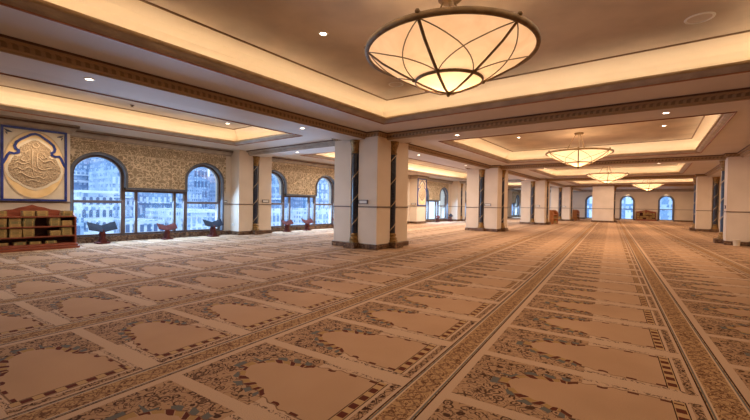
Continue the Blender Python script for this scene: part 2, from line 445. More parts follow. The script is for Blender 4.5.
def window_group(i, g):
    o = group_outline(g)
    a1, a2 = g - 1.14, g + 1.14; f = .055; sp = 1.40
    holes = []; panes = []
    for a in (a1, a2):
        lo = [(a - .47 + f, SILL + .04), (a + .47 - f, SILL + .04), (a + .47 - f, .825), (a - .47 + f, .825)]
        up = [(a - .47 + f, .88), (a + .47 - f, .88)] + arch_pts(a, .47 - f, sp, 1.79)
        holes += [lo, up]
    m0, m1 = a1 + .47, a2 - .47
    cuts = [m0, m0 + .02 + (m1 - m0) * .17, m0 + (m1 - m0) * .83 - .02, m1]
    for q0, q1 in zip(cuts, cuts[1:]): holes.append([(q0 + .028, SILL + .04), (q1 - .028, SILL + .04), (q1 - .028, MIDT - .05), (q0 + .028, MIDT - .05)])
    fr = MB().plate(o, holes, .07, wallmtx_x(XW - .14)).build(f'window_{i + 1}', M['frame'])
    struct(fr, 'arched pair of windows with three lights between')
    MB().plate(group_outline(g, -.01), [], .008, wallmtx_x(XW - .11)).build('pane', M['glass'], fr)
    # slate stone trim round the opening, standing proud of the wall
    t = MB()
    for a in (a1, a2):
        ou = [(a + .515, MIDT if (a > g) == True else MIDT)] + arch_pts(a, .515, sp, 1.89) + [(a - .515, MIDT)]
        inn = [(a - .465, MIDT)] + arch_pts(a, .465, sp, 1.84)[::-1] + [(a + .465, MIDT)]
        t.plate(ou + inn, [], .10, wallmtx_x(XW - .05))
        for sg in (-1, 1):
            outerside = (a < g) == (sg < 0)
            if outerside: y = a + sg * .49; t.box((XW - .05, y - .025, SILL), (XW + .05, y + .025, MIDT))
    t.box((XW - .05, a1 + .465, MIDT), (XW + .05, a2 - .465, MIDT + .045))
    t.build('stone_trim', M['archtrim'], fr)
    s_ = MB().box((XW - .14, g - 1.63, SILL - .03), (XW + .035, g + 1.63, SILL)); s_.build('sill', M['marble'], fr)
for i, g in enumerate(groups): window_group(i, g)

# wall path (room side is on the right hand when walking +Y, so walk -Y to keep it left)
def left_path():
    stops = sorted(blocks); pts = [(XW, YB)]
    for a, c in stops:
        if c < YB: continue
        a = max(a, YB + .05); pts += [(XW, a), (XB, a), (XB, c), (XW, c)]
    pts.append((XW, YF)); return pts
lp = left_path()[::-1]
lp = [lp[0]] + [p for i, p in enumerate(lp[1:], 1) if (Vector(p) - Vector(lp[i - 1])).length > 1e-4]
lp = [(x, y) for x, y in lp]
# (walking -Y with the room (+X) on the left)
base_prof = [(0, .105), (.03, .105), (.035, .09), (.035, 0.)]
struct(MB().sweep(lp, base_prof).build('baseboard_left', M['marble']), 'brown marble skirting')
corn_prof = [(0, 2.13), (.025, 2.135), (.03, 2.16), (.07, 2.19), (.085, 2.215), (.085, 2.235), (.12, 2.25), (.12, 2.295)]
struct(MB().sweep(lp, corn_prof).build('trim_2', M['mould']), 'grey brown cornice over the windows')
lc = MB().sweep(lp, [(.085, 2.234), (.124, 2.246), (.124, 2.256), (.085, 2.236)]); struct(lc.build('trim_3', M['brownline']), 'dark line on the cornice')

# rails on left wall stretches and blocks
rl = MB()
def railbox(a, b): rl.box(a, b)
for a, c in blocks:
    a = max(a, YB)
    rl.box((XB, a, ZRAIL - .012), (XB + .014, c, ZRAIL + .012))
    rl.box((XW, a - .014, ZRAIL - .012), (XB + .014, a, ZRAIL + .012)); rl.box((XW, c, ZRAIL - .012), (XB + .014, c + .014, ZRAIL + .012))
edges = []
occ = sorted([(g - 1.66, g + 1.66) for g in groups] + [(a, c) for a, c in blocks] + [(Y0 + P * k, Y0 + P * k + W) for k in range(-1, 4)])
y = YB
for a, c in occ:
    if a > y + .01: rl.box((XW, y, ZRAIL - .012), (XW + .014, a, ZRAIL + .012))
    y = max(y, c)
if y < YF: rl.box((XW, y, ZRAIL - .012), (XW + .014, YF, ZRAIL + .012))
struct(rl.build('trim_4', M['rail']), 'dark dado rail')

# ------------------------------------------------------------------ far, back and right walls
wins = [(-3.80, 0), (-1.51, 1), (.78, 2)]
def fo(c, e=0.): return [(c - .40 - e, .06), (c + .40 + e, .06)] + arch_pts(c, .40 + e, 1.38, 1.80 + e)
struct(MB().plate([(XW - .3, 0), (XRW + .2, 0), (XRW + .2, ZT), (XW - .3, ZT)], [fo(c) for c, _ in wins], .3, wallmtx_y(YF)).build('wall_far', M['wall']), 'cream far wall with arched windows')
for c, i in wins:
    hl = [[(c - .35, .10), (c + .35, .10), (c + .35, .80), (c - .35, .80)], [(c - .35, .85), (c + .35, .85)] + arch_pts(c, .35, 1.38, 1.75)]
    fr = MB().plate(fo(c), hl, .07, wallmtx_y(YF + .08)).build(f'window_{len(groups) + i + 1}', M['frame']); struct(fr, 'arched window in the far wall')
    MB().plate(fo(c, -.01), [], .008, wallmtx_y(YF + .11)).build('pane', M['glass'], fr)
    ou = [(c + .46, .0)] + arch_pts(c, .46, 1.38, 1.87) + [(c - .46, .0)]; inn = [(c - .395, .0)] + arch_pts(c, .395, 1.38, 1.795)[::-1] + [(c + .395, .0)]
    MB().plate(ou + inn, [], .09, wallmtx_y(YF - .05)).build('stone_trim', M['archtrim'], fr)
fb = MB()
xs = [XW, -3.80 - .46, -3.80 + .46, -1.51 - .46, -1.51 + .46, .78 - .46, .78 + .46, XRW]
frl = MB()
for a, c in zip(xs[::2], xs[1::2]):
    fb.box((a, YF - .03, 0), (c, YF, .10)); frl.box((a, YF - .014, ZRAIL - .012), (c, YF, ZRAIL + .012))
struct(fb.build('baseboard_far', M['marble'])); struct(frl.build('trim_5', M['rail']), 'dark dado rail on the far wall')
struct(MB().sweep([(XRW, YF), (XW, YF)], [(0, 2.10), (.03, 2.11), (.05, 2.17), (.10, 2.2), (.10, 2.22), (.13, 2.24), (.13, 2.295)]).build('trim_6', M['mould']), 'cornice on the far wall')
struct(MB().box((XW - .3, YB - .2, 0), (XRW + .2, YB, ZT)).build('wall_back', M['wall']), 'cream back wall')
struct(MB().box((XRW, YB, 0), (XRW + .2, YF, ZT)).build('wall_right', M['wall']), 'cream right wall')
struct(MB().sweep([(XRW, YB), (XRW, YF)], base_prof).build('baseboard_right', M['marble']))
struct(MB().sweep([(XRW, YB), (XRW, YF)], corn_prof).build('trim_7', M['mould']), 'cornice on the right wall')

# ------------------------------------------------------------------ ceiling
OL = 1.04                                     # beam centre -> inner edge of the flat ring
coffers = []
rows = [(YB + .0, BY[0])] + list(zip(BY, BY[1:]))
for (ya, yb) in rows:
    y0 = ya + (OL if ya > YB + .01 else .5); y1 = yb - OL
    if abs(ya - BY[1]) < .01: coffers.append(('left', -8.27, BX1 - OL, y0, BY[3] - OL))
    elif abs(ya - BY[2]) > .01: coffers.append(('left', -8.27, BX1 - OL, y0, y1))
    x1 = BX2 - OL
    if ya > 20: x1 = 1.80
    coffers.append(('main', BX1 + OL, x1, y0, y1))
    coffers.append(('right', max(BX2, x1 - 0) + OL if ya <= 20 else 3.1, XRW - .9, y0, y1))
# flat ring plane with rectangular openings, as a grid of quads
rb = MB()
ys_done = sorted(set([YB, YF] + [c[3] for c in coffers] + [c[4] for c in coffers]))
for a, c in zip(ys_done, ys_done[1:]):
    row = sorted([(q[1], q[2]) for q in coffers if q[3] <= a + 1e-6 and q[4] >= c - 1e-6])
    x = XW
    for q0, q1 in row + [(XRW, XRW)]:
        if q0 > x: rb.box((x, a, ZR), (q0, c, ZR + .03))
        x = q1
struct(rb.build('ceiling', M['ring']), 'flat painted ceiling ring round the coffers')
# upper ceiling panels and coves
for k, (nm, xa, xb, ya, yb) in enumerate(coffers):
    rect = [(xa, ya), (xb, ya), (xb, yb), (xa, yb)]        # counter-clockwise: left = inward
    cv = MB().sweep(rect, [(-.05, ZR + .028), (-.10, 2.40), (-.09, 2.46), (-.05, 2.52), (.03, 2.575), (.19, ZC)], True).build('cove', M['cove'])
    cv.name = 'ceiling_cove'; struct(cv, 'lit cove of a ceiling coffer')
    MB().box((xa + .18, ya + .18, ZC), (xb - .18, yb - .18, ZC + .03)).build('upper_panel', M['upper'], cv)
    MB().sweep(rect, [(.185, ZC - .006), (.190, ZC - .014), (.202, ZC - .014), (.208, ZC - .006), (.208, ZC + .002)], True).build('ceiling_bead', M['bead'], cv)
    MB().sweep(rect, [(-.004, ZR + .002), (-.004, ZR - .012), (.012, ZR - .014), (.016, ZR + .004)], True).build('red_line', M['redline'], cv)
    MB().sweep(rect, [(.012, ZR), (.03, ZR + .004), (.045, ZR + .012), (.06, ZR + .014), (.085, ZR + .03), (.10, ZR + .046)], True).build('moulding', M['mould'], cv)
    MB().sweep(rect, [(.10, ZR + .044), (.125, ZR + .046), (.13, ZR + .058), (.125, ZR + .075), (.105, ZR + .078), (.09, ZR + .05), (-.05, ZR + .045)], True).build('gilded_lip', M['goldlip'], cv)
    i_ = .045
    led = MB()
    r2 = [(xa + i_, ya + i_), (xb - i_, ya + i_), (xb - i_, yb - i_), (xa + i_, yb - i_)]
    led.sweep(r2, [(-.014, ZR + .052), (.014, ZR + .052)], True)
    lo = led.build('light_strip', M['led'], cv, recalc=False)

# beams
bs = MB(); hb = .23
bx_ranges = [(BX1, YB, YF), (BX2, YB, BY[3])]
yy = [YB] + BY + [YF]
for X in (BX1, BX2):
    for a, c in zip(yy, yy[1:]):
        a2 = a + (hb if a in BY else 0); c2 = c - (hb if c in BY else 0)
        if X == BX2 and a >= BY[3] - .01: continue
        bs.box((X - hb, a2, ZS), (X + hb, c2, ZR))
for Y in BY: bs.box((XW if abs(Y - BY[2]) > .01 else BX1 - hb, Y - hb, ZS), (XRW, Y + hb, ZR))
struct(bs.build('trim_8', M['ring']), 'ceiling beams')
gp = [(0, ZS), (.012, ZS + .004), (.015, ZS + .022), (.045, ZS + .03), (.052, ZS + .075), (.09, ZS + .085), (.10, ZS + .10)]
lpz = [(.10, ZS + .099), (.112, ZS + .10), (.112, ZR + .001)]
gd, dk, gl = MB(), MB(), MB()
cells = []
for ya, yb in rows + [(BY[-1], YF)]:
    y0 = ya + (hb if ya in BY else 0); y1 = yb - (hb if yb in BY else 0)
    last = ya >= 20
    for xa, xb in ((XB, BX1 - hb), (BX1 + hb, BX2 - hb), (BX2 + hb, XRW)):
        if last and xa > BX1: xa, xb = BX1 + hb, XRW
        if last and xb < BX1: pass
        rect = [(xa if xa != XB else XW + .12, y0), (xb, y0), (xb, y1), (xa if xa != XB else XW + .12, y1)]
        closed = True
        if xa == XB:
            if abs(ya - BY[2]) < .01: continue
            yt = BY[3] - hb if abs(ya - BY[1]) < .01 else y1
            rect = [(XW + .1, y0), (xb, y0), (xb, yt), (XW + .1, yt)]
            gl.sweep(rect, gp, False); dk.sweep(rect, lpz, False); continue
        gd.sweep(rect, gp, closed); dk.sweep(rect, lpz, closed)
        if last and xa > BX1: break
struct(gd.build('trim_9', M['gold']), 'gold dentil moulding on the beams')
struct(gl.build('trim_11', M['mould']), 'gold moulding on the window side beams, daylight tint painted in grey')  # same gold moulding made grey here, daylight tint put into its colour
struct(dk.build('trim_10', M['brownline']), 'dark line on the beams')

# ------------------------------------------------------------------ piers with colonettes
HW = W / 2
def notch_poly(notches, h=HW, nw=.10, nd=.09):
    """square outline with a rectangular notch in the middle of each listed face (S,E,N,W)"""
    pts = []
    faces = [('S', (-h, -h), (1, 0)), ('E', (h, -h), (0, 1)), ('N', (h, h), (-1, 0)), ('W', (-h, h), (0, -1))]
    for nm, (x, y), (dx, dy) in faces:
        pts.append((x, y))
        if nm in notches:
            inx, iny = -dy, dx
            m0, m1 = h - nw, h + nw
            pts += [(x + dx * m0, y + dy * m0), (x + dx * m0 + inx * nd, y + dy * m0 + iny * nd), (x + dx * m1 + inx * nd, y + dy * m1 + iny * nd), (x + dx * m1, y + dy * m1)]
    return pts
DIRS = {'S': (0, -1), 'E': (1, 0), 'N': (0, 1), 'W': (-1, 0)}
def make_colonette(parent, d):
    dx, dy = DIRS[d]; cx, cy = dx * (HW - .015), dy * (HW - .015); r = .066
    sh = MB().lathe([(r, .28), (r, 1.93)], 20, (cx, cy, 0)).build('colonette', M['navy'], parent, smooth=True)
    tw = MB(); ph = {'S': 2.6, 'E': 4.2, 'N': 1., 'W': 5.5}[d]
    z0, z1, pit = .32, 1.88, .47; n = 90
    pts = [(cx + (r + .001) * math.cos(ph + (z - z0) / pit * 2 * PI), cy + (r + .001) * math.sin(ph + (z - z0) / pit * 2 * PI), z) for z in [z0 + (z1 - z0) * i / n for i in range(n + 1)]]
    tw.tube(pts, .0085, 6).build('spiral_band', M['band'], sh, smooth=True)
    auto(MB().lathe([(.068, 1.90), (.082, 1.905), (.086, 1.925), (.072, 1.94), (.070, 1.96), (.078, 2.0), (.094, 2.06), (.108, 2.09), (.100, 2.10), (.112, 2.115), (.118, 2.14), (.118, ZS - .004)], 16, (cx, cy, 0)).build('capital', M['capgold'], sh))
    auto(MB().lathe([(.115, .11), (.115, .15), (.10, .165), (.106, .185), (.098, .205), (.078, .215), (.076, .235), (.088, .25), (.088, .27), (.07, .285), (.066, .30)], 16, (cx, cy, 0)).build('base', M['capgold'], sh))
def make_pier(faces, rails='SENW', cap=True):
    o = empty('column', (0, 0, 0)); o['kind'] = 'thing'
    MB().prism(notch_poly(faces), 0, ZR + .02).build('shaft', M['pier'], o)
    pl = MB().prism([(-HW - .03, -HW - .03), (HW + .03, -HW - .03), (HW + .03, HW + .03), (-HW - .03, HW + .03)], .002, .10)
    for f in faces:
        dx, dy = DIRS[f]; px, py = dx * (HW + .02), dy * (HW + .02)
        pl.prism([(px - .15, py - .15), (px + .15, py - .15), (px + .15, py + .15), (px - .15, py + .15)], .002, .112)
    pl.build('plinth', M['marble'], o, bevel=.006)
    rb_ = MB(); g = .10
    for f, (dx, dy) in DIRS.items():
        tx, ty = -dy, dx
        for sg in (-1, 1) if f in faces else (0,):
            a0, a1 = (g, HW + .012) if sg else (-HW - .012, HW + .012)
            s0 = sg if sg else 1
            p0 = (dx * (HW - .01) + tx * a0 * s0, dy * (HW - .01) + ty * a0 * s0); p1 = (dx * (HW + .012) + tx * a1 * s0, dy * (HW + .012) + ty * a1 * s0)
            rb_.box((min(p0[0], p1[0]), min(p0[1], p1[1]), ZRAIL - .012), (max(p0[0], p1[0]), max(p0[1], p1[1]), ZRAIL + .012))
    rb_.build('rail', M['rail'], o)
    if cap:
        sq = [(-HW, -HW), (-HW, HW), (HW, HW), (HW, -HW)]
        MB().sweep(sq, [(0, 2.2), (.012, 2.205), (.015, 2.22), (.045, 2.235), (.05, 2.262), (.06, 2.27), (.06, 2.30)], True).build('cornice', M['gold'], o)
        MB().sweep(sq, [(.06, 2.268), (.066, 2.27), (.066, 2.291), (.06, 2.291)], True).build('cornice_line', M['brownline'], o)
    for f in faces: make_colonette(o, f)
    return o
pier = make_pier('SENW'); tag(pier, 'square cream pier nearest the camera, four dark spiral colonettes, brown marble plinth', 'column', 'square piers with spiral colonettes')
pier.location = (XE - HW, Y0 + HW, 0)
G = 'square piers with spiral colonettes'
ordn = ['', 'second', 'third', 'fourth', 'fifth']
for k in range(1, 4):
    place(pier, (XE - HW, Y0 + HW + P * k, 0), 0, f'square cream pier with dark colonettes, {ordn[k]} of the left row counted from the camera', G)
place(pier, (XR + HW + .07, Y0 + HW + P, 0), 0, 'square cream pier cut by the right edge of the photo', G)
place(pier, (XR + HW, Y0 + HW + 2 * P, 0), 0, 'square cream pier just behind and left of the right edge pier', G)
lone = make_pier('E'); lone.location = (-2.45, 26.65 + HW, 0); tag(lone, 'lone square cream pier in front of the far wall, left of two arched windows', 'column', G)
wp = make_pier('E', cap=False); tag(wp, 'cream wall pier with one dark colonette between first two window groups', 'column', 'wall piers between the windows')
wp.location = (XB - HW, Y0 + HW - .02, 0); wp.scale = (1, .94, 1)
for k, l in ((2, 'cream wall pier with one colonette seen just left of second square pier'), (3, 'farthest cream wall pier along the window wall')):
    place(wp, (XB - HW, Y0 + HW + P * k, 0), 0, l, 'wall piers between the windows')

# ------------------------------------------------------------------ chandeliers
def make_chandelier():
    o = empty('chandelier', (0, 0, 0))
    R, zr, zt = .695, 2.165, 1.825; c = (0, 0, 0)
    prof = [(.012, zt + .012), (.10, zt + .03), (.22, zt + .078), (.40, zt + .165), (.56, zt + .25), (.66, zr - .018), (R - .012, zr)]
    MB().lathe(prof, 48, c).build('glass_bowl', M['bowl'], o, smooth=True)
    MB().lathe([(R - .018, zr - .018), (R + .008, zr - .022), (R + .016, zr), (R + .01, zr + .022), (R - .014, zr + .022), (R - .02, zr), (R - .018, zr - .018)], 64, c).build('rim', M['bronze'], o, smooth=True)
    rs, zs = .265, zt + .105
    MB().lathe([(rs + .008, zs - .018), (rs + .02, zs - .01), (rs + .02, zs + .012), (rs + .008, zs + .014), (rs + .008, zs - .018)], 40, c).build('lower_ring', M['bronze'], o, smooth=True)
    def pt(r, a, dz=-.012): # on the bowl's outside
        for (r0, z0), (r1, z1) in zip(prof, prof[1:]):
            if r0 <= r <= r1 + 1e-6: z = z0 + (z1 - z0) * (r - r0) / (r1 - r0); break
        else: z = zr
        return (r * math.cos(a), r * math.sin(a), z + dz)
    A0 = math.radians(278)
    for k in range(6):
        a = A0 + k * PI / 3
        rb_ = MB().tube([pt(R - .012, a), pt(.56, a), pt(.40, a), pt(.22, a), pt(.10, a), (0, 0, zt)], .011, 6, flat=(1.15, .7)).build('rib', M['bronze'], o)
        kn = MB().lathe([(0, .018), (.014, .012), (.02, 0), (.014, -.012), (0, -.018)], 10, ((R + .006) * math.cos(a), (R + .006) * math.sin(a), zr + .03)); kn.build('knob', M['bronze'], rb_, smooth=True)
        kn = MB().lathe([(0, .015), (.012, .01), (.017, 0), (.012, -.01), (0, -.015)], 10, ((rs + .03) * math.cos(a), (rs + .03) * math.sin(a), zs - .003)); kn.build('knob', M['bronze'], rb_, smooth=True)
    for k in range(6):       # thin crossing wires between rim and lower ring
        a = A0 + k * PI / 3
        for sg in (-1, 1):
            pts = []
            for i in range(13):
                t = i / 12; ang = a + sg * (t ** 1.0) * PI / 3; r = (R - .015) * (1 - t) + (rs + .01) * t
                pts.append(pt(r, ang, -.006))
            MB().tube(pts, .0048, 5).build('wire', M['bronze'], o)
    MB().lathe([(0, zt - .03), (.012, zt - .024), (.018, zt - .008), (.012, zt + .006), (.022, zt + .016), (0, zt + .03)], 14, c).build('finial', M['bronze'], o, smooth=True)
    # hanging rods, canopy, spider
    for k in range(3):
        a = A0 + PI / 6 + k * 2 * PI / 3
        MB().tube([(.06 * math.cos(a), .06 * math.sin(a), ZC - .03), (.17 * math.cos(a), .17 * math.sin(a), 2.40), (.27 * math.cos(a), .27 * math.sin(a), 2.19)], .007, 6).build('hanging_rod', M['bronze'], o)
    MB().tube([(0, 0, ZC - .03), (0, 0, 2.17)], .008, 8).build('hanging_rod', M['bronze'], o)
    sp = MB(); sp.tube([(.27 * math.cos(t), .27 * math.sin(t), 2.185) for t in [i * 2 * PI / 24 for i in range(24)]], .006, 6, True)
    for k in range(3):
        a = A0 + PI / 6 + k * 2 * PI / 3; sp.tube([(0, 0, 2.182), ((R - .01) * math.cos(a), (R - .01) * math.sin(a), 2.175)], .006, 6)
    sp.build('spider', M['bronze'], o)
    auto(MB().lathe([(0, ZC - .035), (.085, ZC - .032), (.10, ZC - .02), (.10, ZC - .001), (0, ZC - .001)], 24, c).build('canopy', M['bronze'], o))
    ld = bpy.data.lights.new('bowl lamp', 'POINT'); ld.energy = 5.5; ld.color = (1., .72, .42); ld.shadow_soft_size = .06
    lo = bpy.data.objects.new('bowl_lamp', ld); col.objects.link(lo); lo.parent = o; lo.location = (0, 0, 2.0)
    return o
ch = make_chandelier(); GC = 'bronze and alabaster bowl chandeliers'
tag(ch, 'largest bronze bowl chandelier with glowing alabaster, nearest the camera', 'chandelier', GC); ch.location = (-1.40, 2.88, 0)
place(ch, (-1.42, 9.86, 0), 0, 'bronze bowl chandelier, second from the camera, over the second ceiling bay', GC)
place(ch, (-1.42, 16.75, 0), 0, 'bronze bowl chandelier, third from the camera, above the lone far pier', GC)
place(ch, (-.22, 24.3, 0), 0, 'smallest bronze bowl chandelier, over the far bookcase between two arched windows', GC)

# ------------------------------------------------------------------ downlights, speakers
def make_down():
    o = empty('recessed_downlight', (0, 0, 0))
    MB().lathe([(.033, -.002), (.036, -.007), (.048, -.006), (.052, 0.)], 24).build('ring', M['white'], o, smooth=True)
    MB().lathe([(0, -.003), (.034, -.003)], 20).build('lens', M['lamp'], o)
    return o
dn = make_down(); first = [True]
def down(x, y, z, label, group='recessed downlights'):
    global dn
    if first[0]: first[0] = False; dn.location = (x, y, z); tag(dn, label, 'downlight', group); return dn
    return place(dn, (x, y, z), 0, label, group)
bays = ['nearest', 'second', 'third', 'fourth']
for k in range(4):
    yc = 2.84 + P * k
    for s, nm in ((-1.5, 'nearer'), (1.5, 'farther')):
        down(BX1, yc + s, ZS, f'small round downlight in left beam of the {bays[k]} bay, {nm} of two')
    for s, nm in ((-1.46, 'left'), (1.54, 'right')):
        down(-1.42 + s, BY[k + 1], ZS, f'small round downlight in cross beam beyond the {bays[k]} bay, {nm} of two')
    if k != 1: down(-7.2, BY[k + 1], ZS, f'small round downlight in cross beam near the window wall beyond the {bays[k]} bay')
    for dx, dy, nm in ((-1.33, -.1, 'left'), (1.58, .1, 'right')):
        down(-1.42 + dx, yc + dy, ZC, f'small round downlight in upper coffer ceiling of {bays[k]} bay, {nm} of chandelier')
    down(-7.6, yc + 1.8, ZC, f'small round downlight in upper window side coffer of the {bays[k]} bay')
def make_speaker():
    o = empty('ceiling_speaker', (0, 0, 0))
    auto(MB().lathe([(.088, -.002), (.095, -.010), (.108, -.008), (.112, 0.)], 32).build('bezel', M['white'], o))
    MB().lathe([(0, -.006), (.06, -.005), (.09, -.003)], 32).build('grille', M['ring'], o)
    return o
sp = make_speaker(); tag(sp, 'round flush ceiling speaker right of the nearest chandelier', 'speaker', 'flush ceiling speakers'); sp.location = (.31, 4.5, ZC)
place(sp, (-3.02, 4.5, ZC), 0, 'round flush ceiling speaker below left of the nearest chandelier', 'flush ceiling speakers')
sk = empty('fire_sprinkler', (-7.66, 2.77, ZC), 0, 'small dark fire sprinkler on the window side coffer ceiling', 'sprinkler')
auto(MB().lathe([(0, 0), (.035, 0), (.035, -.008), (.012, -.012), (.012, -.03), (.028, -.034), (0, -.036)], 16).build('sprinkler_head', M['brownline'], sk))

# ------------------------------------------------------------------ wall signs and outlets
def make_sign():
    o = empty('wall_sign', (0, 0, 0))   # faces -Y, origin at its centre on the wall
    MB().plate([(-.115, -.04), (.115, -.04), (.115, .04), (-.115, .04)], [[(-.10, -.027), (.10, -.027), (.10, .025), (-.10, .025)]], .022, wallmtx_y(-.022)).build('sign_frame', M['frame'], o)
    MB().box((-.10, -.014, -.027), (.10, 0, .025)).build('sign_plate', M['white'], o)
    return o
sg = make_sign(); GS = 'small framed wall signs'
tag(sg, 'small framed white sign on the front face of the nearest square pier', 'sign', GS); sg.location = (-4.60, Y0, .928)
for k in range(1, 4): place(sg, (-4.60, Y0 + P * k, .928), 0, f'small framed white sign on the front face of the {ordn[k]} square pier', GS)
place(sg, (XB, 6.62, .928), PI / 2, 'small framed white sign on the wall pier between first window groups', GS)
place(sg, (XW, 5.60, .90), PI / 2, 'small framed sign beside the second arched window', GS, (.55, 1, .8))
place(sg, (XR + .07, Y0 + P + .22, .95), -PI / 2, 'small framed sign on the side of the right edge pier', GS)
place(sg, (-9.03, 15.10, .93), 0, 'small framed sign on the wall block below the far calligraphy panel', GS)
def make_outlet():
    o = empty('wall_outlet', (0, 0, 0))
    MB().box((-.035, -.008, -.035), (.035, 0, .035)).build('cover_plate', M['white'], o, bevel=.003)
    b_ = MB()
    for z in (-.014, .014): b_.box((-.014, -.011, z - .008), (.014, -.007, z + .008))
    b_.build('socket', M['mould'], o); return o
ot = make_outlet(); tag(ot, 'small wall outlet low on the wall pier beside the second arched window', 'outlet'); ot.location = (-9.13, Y0, .27)

# ------------------------------------------------------------------ calligraphy panels
def make_art():
    o = empty('calligraphy_panel', (0, 0, 0))     # local: faces +X, width along Y (0..w), z
    w, z0, z1 = .89, .85, 2.14; cy, cz = w / 2, (z0 + z1) / 2
    mt = wallmtx_x
    MB().plate([(0, z0), (w, z0), (w, z1), (0, z1)], [[(.035, z0 + .035), (w - .035, z0 + .035), (w - .035, z1 - .035), (.035, z1 - .035)]], .045, mt(.0)).build('frame', M['blue'], o)
    MB().plate([(.03, z0 + .03), (w - .03, z0 + .03), (w - .03, z1 - .03), (.03, z1 - .03)], [], .015, mt(.0)).build('ground', M['panel'], o)
    # big oval of pale gold
    ov = [(cy + .418 * math.cos(t), cz + .605 * math.sin(t)) for t in [i * 2 * PI / 48 for i in range(48)]]
    ov2 = [(cy + .400 * math.cos(t), cz + .587 * math.sin(t)) for t in [i * 2 * PI / 48 for i in range(48)]]
    MB().plate(ov, [], .008, mt(.014)).build('gold_oval', M['panelgold'], o)
    MB().plate(ov, [ov2], .008, mt(.02)).build('oval_ring', M['script'], o)
    # cusped medallion outline (right half then mirrored)
    half = [(0, .49), (.05, .475), (.11, .43), (.17, .385), (.225, .33), (.245, .27), (.235, .225), (.20, .20), (.205, .165), (.25, .145), (.30, .155), (.325, .12), (.35, .05), (.385, -.03), (.395, -.12), (.36, -.22), (.30, -.29), (.23, -.335), (.17, -.39), (.09, -.43), (0, -.46)]
    def med(s, dz=0): return [(cy + x * s, cz + z * s + dz) for x, z in half] + [(cy - x * s, cz + z * s + dz) for x, z in half[-2:0:-1]]
    MB().plate(med(1.0), [], .008, mt(.022)).build('medallion_edge', M['panel'], o)
    MB().plate(med(.90), [], .008, mt(.028)).build('medallion', M['relieftan'], o)
    # blue cusped band round the upper half
    up = [(x, z) for x, z in half if z > -.03]
    def off(s, t): return [(cy + x * s, cz + z * s + t) for x, z in up]
    L = [(x * 1.10, z * 1.10 + .015) for x, z in up]; line = [(cy - x, cz + z) for x, z in L[::-1]] + [(cy + x, cz + z) for x, z in L[1:]]
    line = [(.03, line[0][1] - .07)] + line + [(w - .03, line[-1][1] - .07)]
    line = [(max(.03, min(w - .03, a)), b_) for a, b_ in line]
    bb = MB()
    for (a0, b0), (a1, b1) in zip(line, line[1:]):
        d = Vector((a1 - a0, b1 - b0)); 
        if d.length < 1e-4: continue
        d.normalize(); n = Vector((-d.y, d.x)) * .019; e = d * .009
        bb.plate([(a0 - n.x - e.x, b0 - n.y - e.y), (a1 - n.x + e.x, b1 - n.y + e.y), (a1 + n.x + e.x, b1 + n.y + e.y), (a0 + n.x - e.x, b0 + n.y - e.y)], [], .012, mt(.026))
    bb.build('blue_band', M['blue'], o)
    # raised calligraphic strokes
    sc = MB(); R_ = random.Random(3)
    def stroke(p, th=.012):
        pts = [Vector((.040, cy + a, cz + b_)) for a, b_ in p]; out = []
        for i in range(len(pts) - 1):
            p0, p1, p2, p3 = pts[max(i - 1, 0)], pts[i], pts[i + 1], pts[min(i + 2, len(pts) - 1)]
            for j in range(5):
                t = j / 5; out.append(.5 * ((2 * p1) + (p2 - p0) * t + (2 * p0 - 5 * p1 + 4 * p2 - p3) * t * t + (3 * p1 - p0 - 3 * p2 + p3) * t ** 3))
        out.append(pts[-1]); n = len(out)
        sc.tube(out, [th * (.35 + .65 * math.sin(PI * min(1, (i + 1) / n * 1.1) ** .8) ** .6 if i < n - 1 else .25) for i in range(n)], 6)
    stroke([(-.04, .28), (-.045, .1), (-.04, -.06), (-.02, -.16)]); stroke([(.03, .26), (.02, .1), (.03, -.04), (.1, -.08), (.2, -.05), (.28, -.09)])
    stroke([(-.30, -.02), (-.24, .03), (-.17, -.0), (-.1, .03), (-.05, .0)]); stroke([(-.32, -.12), (-.25, -.06), (-.17, -.10), (-.09, -.05), (.0, -.11), (.08, -.15)])
    stroke([(.05, .12), (.12, .06), (.2, .1), (.27, .03), (.31, -.02)]); stroke([(-.26, -.2), (-.2, -.15), (-.12, -.2), (-.04, -.23), (.05, -.21), (.13, -.25), (.22, -.2)])
    stroke([(-.15, .14), (-.19, .08), (-.13, .05), (-.08, .1)]); stroke([(.1, .2), (.14, .15), (.1, .12), (.06, .16)]); stroke([(-.12, -.3), (-.05, -.27), (.04, -.3), (.11, -.32)])
    stroke([(.14, -.02), (.18, -.01), (.22, .0)], .009); stroke([(-.1, .24), (-.14, .2), (-.11, .17)], .009); stroke([(-.28, .05), (-.22, .09)], .009); stroke([(.24, -.14), (.3, -.14)], .009)
    stroke([(0, .4), (.045, .35), (0, .3), (-.045, .35), (0, .4)], .009)
    sc.build('script', M['script'], o, smooth=True)
    # leaf sprigs in the top corners
    lf = MB()
    for sx in (-1, 1):
        lf.tube([(.022, cy + sx * .40, cz + .585), (.026, cy + sx * .355, cz + .555), (.022, cy + sx * .30, cz + .54)], [.003, .02, .003], 6)
        lf.tube([(.022, cy + sx * .385, cz + .54), (.024, cy + sx * .37, cz + .52), (.022, cy + sx * .36, cz + .49)], [.002, .012, .002], 6)
    lf.build('leaf_sprig', M['archtrim'], o, smooth=True)
    return o
art = make_art(); tag(art, 'large calligraphy panel in blue frame above the low bookcase', 'wall art', 'framed calligraphy panels'); art.location = (XB, 1.225, 0)
place(art, (XB, 15.18, 0), 0, 'calligraphy panel on the far wall block, seen between the first two piers', 'framed calligraphy panels', (1, .93, 1))

